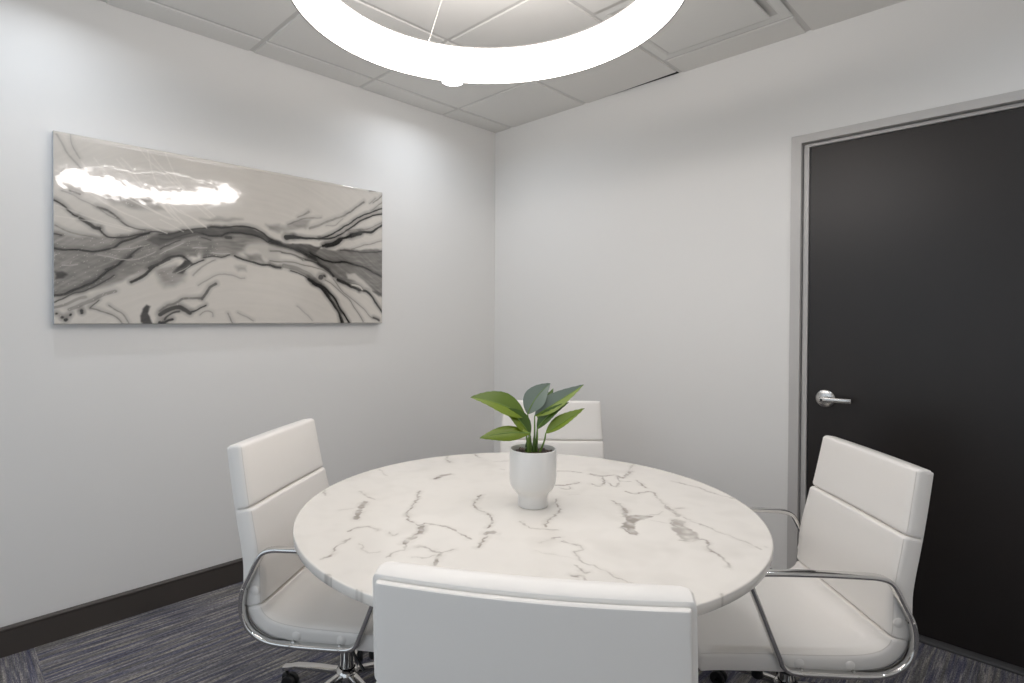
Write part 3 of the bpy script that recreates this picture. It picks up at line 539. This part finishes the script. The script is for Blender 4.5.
# ------------------------------------------------------------------ potted plant
PC = Vector((1.727,-1.586,TZ)); VD = Vector((-.65187,.75833,0)); RT = Vector((.75833,.65187,0))
def LP(a, b, c=0): return Vector((RT.x*a-VD.x*c, RT.y*a-VD.y*c, b))
def leaf(t, name, base, tip, lift, width, face, mat, fold=.25, curl=0., n=18, wpos=.42, twist=0., mat2=None):
    """base/tip in plant axes (right, up, to camera); lift bends the midrib; face = rough surface normal"""
    B, E = LP(*base), LP(*tip); mid = (B+E)/2 + LP(*lift); Nh = LP(*face).normalized()
    v = []; uv = []; m = 8
    for i in range(n+1):
        s_ = i/n; p = B*(1-s_)**2 + mid*2*s_*(1-s_) + E*s_*s_
        tg = ((mid-B)*(1-s_) + (E-mid)*s_).normalized()
        sd = tg.cross(Nh).normalized(); nn = sd.cross(tg).normalized()
        if twist:
            R = Matrix.Rotation(twist*s_, 3, tg); sd = R @ sd; nn = R @ nn
        w = width/2 * ((math.sin(PI/2*s_/wpos)**.8 if s_ < wpos else math.cos(PI/2*(s_-wpos)/(1-wpos))**.85*(1-.25*((s_-wpos)/(1-wpos)))) if 0 < s_ < 1 else 0) + .0006
        for j in range(-m, m+1):
            u = j/m
            off = sd*(w*u) + nn*(abs(u)*fold*w - curl*w*u*u + .0011*math.sin(s_*58+abs(u)*3)*abs(u)*(1 if w > .004 else 0))
            v.append(p+off); uv.append((abs(u)*.6+s_*2.2, s_))
    k = 2*m+1
    f = [(i*k+j, i*k+j+1, (i+1)*k+j+1, (i+1)*k+j) for i in range(n) for j in range(k-1)]
    fm = [(1 if (q_ % (k-1)) < m else 0) for q_ in range(len(f))] if mat2 else None
    o = obj(name, v, f, mat, t, mats=[mat, mat2] if mat2 else None, fmat=fm)
    ul = o.data.uv_layers.new(name='UVMap')
    for l in o.data.loops: ul.data[l.index].uv = uv[l.vertex_index]
    mr = MB().sweep([v[i*k+m]+Vector((0,0,.0004)) for i in range(n+1)], [.0016*(1-i/n)+.0004 for i in range(n+1)], 6)
    mr.build('midrib', M['stem'], o)
    return o
def plant():
    t = thing('potted_plant', 'small broad-leaved green plant in a white footed pot on the marble table', 'plant', PC)
    prof = [(0,0),(.040,0),(.0428,.0015),(.043,.006),(.0428,.026),(.0436,.034),(.047,.040),(.054,.047),(.0612,.056),(.0655,.066),(.0675,.080),(.068,.10),(.068,.1645),(.0672,.1662),(.0640,.1664),(.0632,.165),(.0630,.146),(0,.146)]
    MB().lathe(prof, n=72).build('pot', M['pot'], t)
    soil = MB().lathe([(0,.153),(.03,.1535),(.0625,.1525),(.0628,.1462)], n=40).build('soil', M['soil'], t)
    st = MB()
    for k in range(90):
        a = random.uniform(0,2*PI); r = .060*math.sqrt(random.random()); q_ = random.uniform(.0028,.0055)
        bm = bmesh.new(); bmesh.ops.create_icosphere(bm, subdivisions=1, radius=q_)
        for vv in bm.verts: vv.co = Vector((vv.co.x*random.uniform(.8,1.2)+r*math.cos(a), vv.co.y*random.uniform(.8,1.2)+r*math.sin(a), vv.co.z*.8+.1545))
        st.bm(bm)
    g = st.build('pebble_mulch', M['stone'], t); g['kind'] = 'stuff'
    Lf, Dk, Bl = M['leaf'], M['leaf_dark'], M['leaf_blue']
    # (base, tip, lift, width, facing, material, fold)
    leaves = [
     ((-.022,.258,.01),(-.178,.318,.05),(0,.022,0),.078,(-.25,.75,.62),M['leaf_mid'],.30,0,.42,0,'L'),
     ((-.008,.216,.03),(-.148,.210,.085),(0,.016,.01),.046,(-.05,.55,.85),Lf,.12,.25,.46,0),
     ((-.010,.205,.02),(-.087,.284,.03),(.016,.016,0),.052,(.55,.35,.72),Dk,.30,0,.45,0,'L'),
     ((-.016,.262,-.015),(.050,.352,-.03),(-.014,.010,0),.068,(-.35,.25,.92),Bl,.22,0,.45,0),
     ((.004,.258,-.01),(.146,.352,-.01),(-.010,-.008,0),.056,(-.30,.50,.80),Lf,.42,0,.42,0,'B'),
     ((.012,.222,.0),(.102,.303,.01),(-.020,.004,0),.036,(-.45,.45,.75),Dk,.35,0,.4,0),
     ((.036,.214,.02),(.146,.288,.02),(-.006,-.004,0),.046,(-.35,.70,.60),Lf,.40,0,.42,0),
     ((.014,.246,-.03),(.060,.332,-.07),(0,0,0),.036,(-.4,.3,.8),Dk,.3,0,.42,0),
    ]
    bases = [(-.014,.0),(-.02,.012),(-.008,.008),(-.002,-.01),(.004,-.006),(.010,.002),(.020,.006),(.006,-.014)]
    for (b, tp, lf, w, fc, mt, fo, cu, wp, tw, *m2), (ba, bc) in zip(leaves, bases):
        o = leaf(t, 'leaf', b, tp, lf, w, fc, mt, fo, cu, wpos=wp, twist=tw, mat2={'L': Lf, 'B': Bl, 'D': M['leaf_mid']}[m2[0]] if m2 else None)
        P0 = LP(ba*.7, .143, bc); P1 = LP(*b); mid = (P0+P1)/2 + LP((ba+b[0])*.12, .01, 0)
        pts = crom([P0, mid, P1], 8)
        MB().sweep(pts, [.0034-.0016*i/(len(pts)-1) for i in range(len(pts))], 8).build('stalk', M['stem'], t)
    # young upright sheaths in the middle of the clump
    for a, c, hh in ((-.008,.004,.06),(.002,.010,.072),(-.016,-.004,.05),(.008,.004,.045)):
        m = MB().sweep(crom([LP(a,.143,c), LP(a*1.2,.143+hh*.5,c), LP(a*1.1+.002,.143+hh,c)], 6), [.0055*(1-.85*(i/12)**2) for i in range(13)], 10)
        m.build('sheath', M['leaf_dark'], t)
plant()

# ------------------------------------------------------------------ swivel armchairs
HW = .261            # half width of the padded seat
FP = [(-.048,.899),(-.035,.82),(-.021,.74),(-.005,.66),(.008,.60),(.017,.545),(.020,.485),(.025,.430),(.043,.387),(.080,.357),(.130,.342),(.20,.336),(.30,.335),(.42,.336),(.50,.336),(.56,.335),(.606,.331)]
path = np.array(crom(FP, 12)); dl_ = np.r_[0, np.cumsum(np.hypot(*np.diff(path, axis=0).T))]
LEN = dl_[-1]
def at_s(s_):
    x = np.interp(s_, dl_, path[:,0]); z = np.interp(s_, dl_, path[:,1])
    e = .006; a = (np.interp(s_-e, dl_, path[:,0]), np.interp(s_-e, dl_, path[:,1])); b = (np.interp(s_+e, dl_, path[:,0]), np.interp(s_+e, dl_, path[:,1]))
    tx, tz = b[0]-a[0], b[1]-a[1]; l = math.hypot(tx, tz); tx /= l; tz /= l
    return x, z, -tz, tx     # normal to the sitter's side: travelling down the back (0,-1) -> (1,0)
def s_of_z(z): 
    k = np.argmin(abs(path[:len(path)//2,1]-z)); return dl_[k]
def taper(s_): return .023*max(0., 1-s_/.45)
def bow(s_):            # the back is dished across its width, the seat hardly
    return .013*max(0, 1-s_/.62) + .003
def pad(name, s0, s1, T_, depth, mat, parent, hw=HW, r=.016, rin=.005, ro=.012, puff=.004, seam=True, nL=24):
    """upholstered slab that follows the shell curve; outer face lies `depth` behind the sitter's surface"""
    ns = max(10, int((s1-s0)/.012)); ss = []
    for k in range(6): ss.append(s0 + ro*(1-math.cos(k/6*PI/2)))
    ss += list(np.linspace(s0+ro, s1-ro, ns))
    for k in range(1, 7): ss.append(s1-ro + ro*math.sin(k/6*PI/2))
    rings = []
    for s_ in ss:
        d0 = min(s_-s0, s1-s_)
        fac = 1. if d0 >= ro else math.sqrt(max(0., 1-((ro-d0)/ro)**2))
        th = max(.0008, T_-ro+ro*fac); inn = 0 if d0 >= ro else min(.12*ro*(1-fac), .5*T_)
        x, z, nx_, nz_ = at_s(min(max(s_, 1e-4), LEN-1e-4)); hwid = hw-taper(s_)-(0 if d0 >= ro else .5*ro*(1-fac))
        loop = []
        # outer face across, rounded edges, inner face back
        for k in range(nL+1):
            y = -(hwid-r) + 2*(hwid-r)*k/nL; loop.append((y, th + puff*(1-(y/hwid)**4)*fac))
        rr = min(r, th*.9)
        for k in range(1, 6): a = PI/2*k/6; loop.append((hwid-r+r*math.sin(a), th-rr+rr*math.cos(a)))
        loop.append((hwid, max(th-rr, inn+rin)))
        for k in range(1, 4): a = PI/2*k/4; loop.append((hwid-rin+rin*math.cos(a), inn+rin-rin*math.sin(a)))
        for k in range(nL+1):
            y = (hwid-rin) - 2*(hwid-rin)*k/nL; loop.append((y, inn))
        for k in range(1, 4): a = PI/2*k/4; loop.append((-(hwid-rin)-rin*math.sin(a), inn+rin-rin*math.cos(a)))
        loop.append((-hwid, max(th-rr, inn+rin)))
        for k in range(1, 6): a = PI/2*k/6; loop.append((-(hwid-r)-r*math.cos(a), th-rr+rr*math.sin(a)))
        ring_ = []
        for y, n_ in loop:
            q_ = n_ - depth - bow(s_)*(1-(y/HW)**2)
            ring_.append((x+nx_*q_, y, z+nz_*q_))
        rings.append(ring_)
    k = len(rings[0]); v = [p for r_ in rings for p in r_]; f = []
    for i in range(len(rings)-1):
        for j in range(k): j2 = (j+1) % k; f.append((i*k+j, i*k+j2, (i+1)*k+j2, (i+1)*k+j))
    f.append(tuple(range(k))); f.append(tuple((len(rings)-1)*k+j for j in range(k-1, -1, -1)))
    o = obj(name, v, f, mat, parent); fix_normals(o); sharp(o, 55)
    if seam:
        for side in (nL+1+2, k-3):
            MB().sweep([rings[i][side] for i in range(5, len(rings)-5)], .0011, 6, up=(0,1,0)).build('stitched_seam', M['stitch'], o)
    return o

ARM = [(.452,.612),(.36,.6135),(.25,.612),(.16,.609),(.118,.606),(.088,.596),(.070,.574),(.048,.53),(.026,.485),(.018,.445),(.020,.410),(.036,.374),(.066,.349),(.108,.334),(.17,.3305),(.25,.332),(.33,.335),(.358,.340),(.377,.355),(.390,.385),(.412,.44),(.437,.505),(.462,.567),(.470,.592),(.466,.606)]
def chair(label):
    t = thing('swivel_armchair', label, 'chair', (0,0,0), 0, 'white chairs around the marble table')
    X0 = .230                      # column axis behind the seat's front
    up = bpy.data.objects.new('tmp', None)
    parts = []
    def P(o): parts.append(o); return o
    s_seam = s_of_z(.705)
    s_bot = s_of_z(.425); s_seat = s_of_z(.425)+.002
    P(pad('head_pad', .003, s_seam, .045, .0, M['leather'], t, rin=.002, puff=.006))
    P(pad('back_pad', s_seam+.0005, s_bot+.004, .050, .0, M['leather'], t, rin=.002, puff=.006))
    P(pad('seat_pad', s_seat, LEN-.001, .046, .0, M['leather'], t, ro=.018, rin=.002, puff=.008))
    P(pad('shell', .009, LEN-.010, .014, .0130, M['leatherback'], t, hw=HW-.0085, r=.004, rin=.006, ro=.005, puff=0, seam=False))
    for sy in (-1, 1):
        y = sy*(HW+.0085)
        a = P(MB().sweep([(x, y, z) for x, z in crom(ARM, 5, True)], 0, 14, closed=True, up=(0,1,0), flat=(.0075,.0145)).build('armrest_loop', M['chrome'], t, ang=60))
        for bx, bz in ((.026,.485),(.175,.3315),(.325,.335)):
            # bolt head outside, white boss between loop and upholstery
            MB().lathe([(0,sy*.0165),(.0035,sy*.016),(.0045,sy*.0140)], (bx,y,bz), 14, 'y').build('bolt', M['nickel'], a)
        for bx, bz in ((.052,.475),(.185,.352),(.325,.354)):
            MB().lathe([(0,sy*-.0055),(.011,sy*-.0060),(.0140,sy*-.0085),(.0140,sy*-.020)], (bx,y,bz), 24, 'y').build('boss', M['leather'], a)
        for bx, bz in ((.030,.482),(.178,.337),(.322,.340)):
            MB().sweep([(bx,y,bz),(bx,y-sy*.03,bz+.003)], .0045, 10, up=(0,0,1)).build('spacer', M['nickel'], a)
    # under-seat mechanism, lever, tension knob
    mech = MB().rbox(X0-.09,X0+.11,-.07,.07,.285,.318,.008); mech.rbox(X0-.045,X0+.045,-.045,.045,.262,.29,.008)
    P(mech.build('tilt_mechanism', M['black'], t))
    P(MB().sweep(crom([(X0+.082,-.01,.292),(X0+.062,-.02,.262),(X0+.040,-.035,.225),(X0+.040,-.045,.190),(X0+.062,-.050,.160),(X0+.085,-.06,.140)], 6), .0048, 10).build('height_lever', M['black'], t))
    P(MB().lathe([(0,.150),(.014,.150),(.018,.156),(.018,.262),(.014,.270),(.008,.272),(.008,.292)], (X0+.095,0,0), 24).build('tension_knob', M['black'], t))
    P(MB().lathe([(.0255,.172),(.030,.176),(.031,.24),(.036,.262),(.026,.266)], (X0,0,0), 32).build('gas_lift_sleeve', M['black'], t))
    fixed = []
    fixed.append(MB().lathe([(0,.07),(.022,.07),(.025,.075),(.025,.235)], (X0,0,0), 32).build('column', M['chrome'], t))
    b = MB(); b.lathe([(.0,.062),(.03,.062),(.040,.070),(.040,.095),(.034,.108),(.027,.112)], (X0,0,0), 40)
    for k in range(5):
        a = 2*PI*k/5 + BASE_A; c_, s_ = math.cos(a), math.sin(a); pts = []
        for rr, zz in ((.02,.094),(.10,.092),(.19,.086),(.216,.078),(.238,.074)): pts.append((X0+rr*c_, rr*s_, zz))
        b.sweep(pts, 0, 12, flat=(.017,.008))
    base_o = b.build('star_base', M['chrome'], t); fixed.append(base_o)
    for k in range(5):
        a = 2*PI*k/5 + BASE_A; c_, s_ = math.cos(a), math.sin(a); qx, qy = X0+.230*c_, .230*s_
        w = MB(); w.lathe([(0,.074),(.006,.074),(.006,.05),(.0,.048)], (qx,qy,0), 12)
        # twin wheels and hood
        ax = (-s_, c_)
        for e in (-1, 1):
            ctr = Vector((qx+ax[0]*.011*e-.012*c_, qy+ax[1]*.011*e-.012*s_, .0255))
            n = 24; vs = []; prof = [(.006,-.008),(.023,-.008),(.025,-.006),(.025,.006),(.023,.008),(.006,.008)]
            for i in range(n):
                th = 2*PI*i/n
                for r_, d_ in prof:
                    vs.append(ctr + Vector((c_*r_*math.cos(th)+ax[0]*d_, s_*r_*math.cos(th)+ax[1]*d_, r_*math.sin(th))))
            kk = len(prof); fs = [(i*kk+j, ((i+1) % n)*kk+j, ((i+1) % n)*kk+(j+1) % kk, i*kk+(j+1) % kk) for i in range(n) for j in range(kk)]
            w.add(vs, fs)
        w.rbox(qx-.016,qx+.008,qy-.010,qy+.010,.030,.054,.006)
        fixed.append(w.build('caster', M['black'], t))
    for o in parts: o['lift'] = 1
    bpy.data.objects.remove(up)
    # recentre on the column axis
    for o in t.children: o.location.x -= X0
    return t, X0
def copy_tree(o, parent=None):
    c = o.copy(); COL.objects.link(c); c.parent = parent
    for ch in o.children: copy_tree(ch, c)
    return c
def put(t, mid, ang, dz, X0, label=None):
    a = math.radians(ang); t.location = (mid[0]+X0*math.cos(a), mid[1]+X0*math.sin(a), 0); t.rotation_euler = (0,0,a)
    for ch in t.children:
        if ch.get('lift'): ch.location.z = dz
    if label: t['label'] = label
proto, X0 = chair('white leather swivel armchair at the left of the table, beneath the wide abstract painting')
others = [copy_tree(proto) for _ in range(3)]
put(proto, *CH['L'], X0)
put(others[0], *CH['R'], X0, 'white leather swivel armchair in front of the dark door')
put(others[1], *CH['B'], X0, 'white swivel armchair across the table, mostly hidden behind the potted plant')
put(others[2], *CH['F'], X0, 'white swivel armchair nearest the viewer, showing its plain back')
for o in bpy.data.objects:
    if 'lift' in o: del o['lift']

# ------------------------------------------------------------------ light and camera
w = bpy.data.worlds.new('office'); S.world = w; w.use_nodes = True
w.node_tree.nodes['Background'].inputs['Color'].default_value = WORLD_C; w.node_tree.nodes['Background'].inputs['Strength'].default_value = WORLD_E
cam = bpy.data.cameras.new('camera'); co = bpy.data.objects.new('camera', cam); COL.objects.link(co); S.camera = co
cam.sensor_width = 36; cam.sensor_fit = 'HORIZONTAL'; cam.lens = 565.5636/1024*36
cam.shift_x = 25.373/1024; cam.shift_y = -16.319/1024; cam.clip_start = .02
p, r, y = math.radians(-.68942), math.radians(.25777), math.radians(45.4564)
Fv = Vector((-math.sin(y)*math.cos(p), math.cos(y)*math.cos(p), math.sin(p))); Rv = Vector((math.cos(y), math.sin(y), 0)); Uv = Rv.cross(Fv)
R2 = Rv*math.cos(r)+Uv*math.sin(r); U2 = Uv*math.cos(r)-Rv*math.sin(r)
mt = Matrix((R2, U2, -Fv)).transposed().to_4x4(); mt.translation = Vector((2.79977,-2.83318,1.28793)); co.matrix_world = mt
S.view_settings.view_transform = 'Standard'; S.view_settings.look = 'None'; S.view_settings.gamma = 1; S.view_settings.use_curve_mapping = False
S.view_settings.exposure = EXPOSURE
S.cycles.use_denoising = True
S.cycles.max_bounces = 10; S.cycles.diffuse_bounces = 6; S.cycles.glossy_bounces = 5; S.cycles.sample_clamp_indirect = 6; S.cycles.caustics_reflective = False
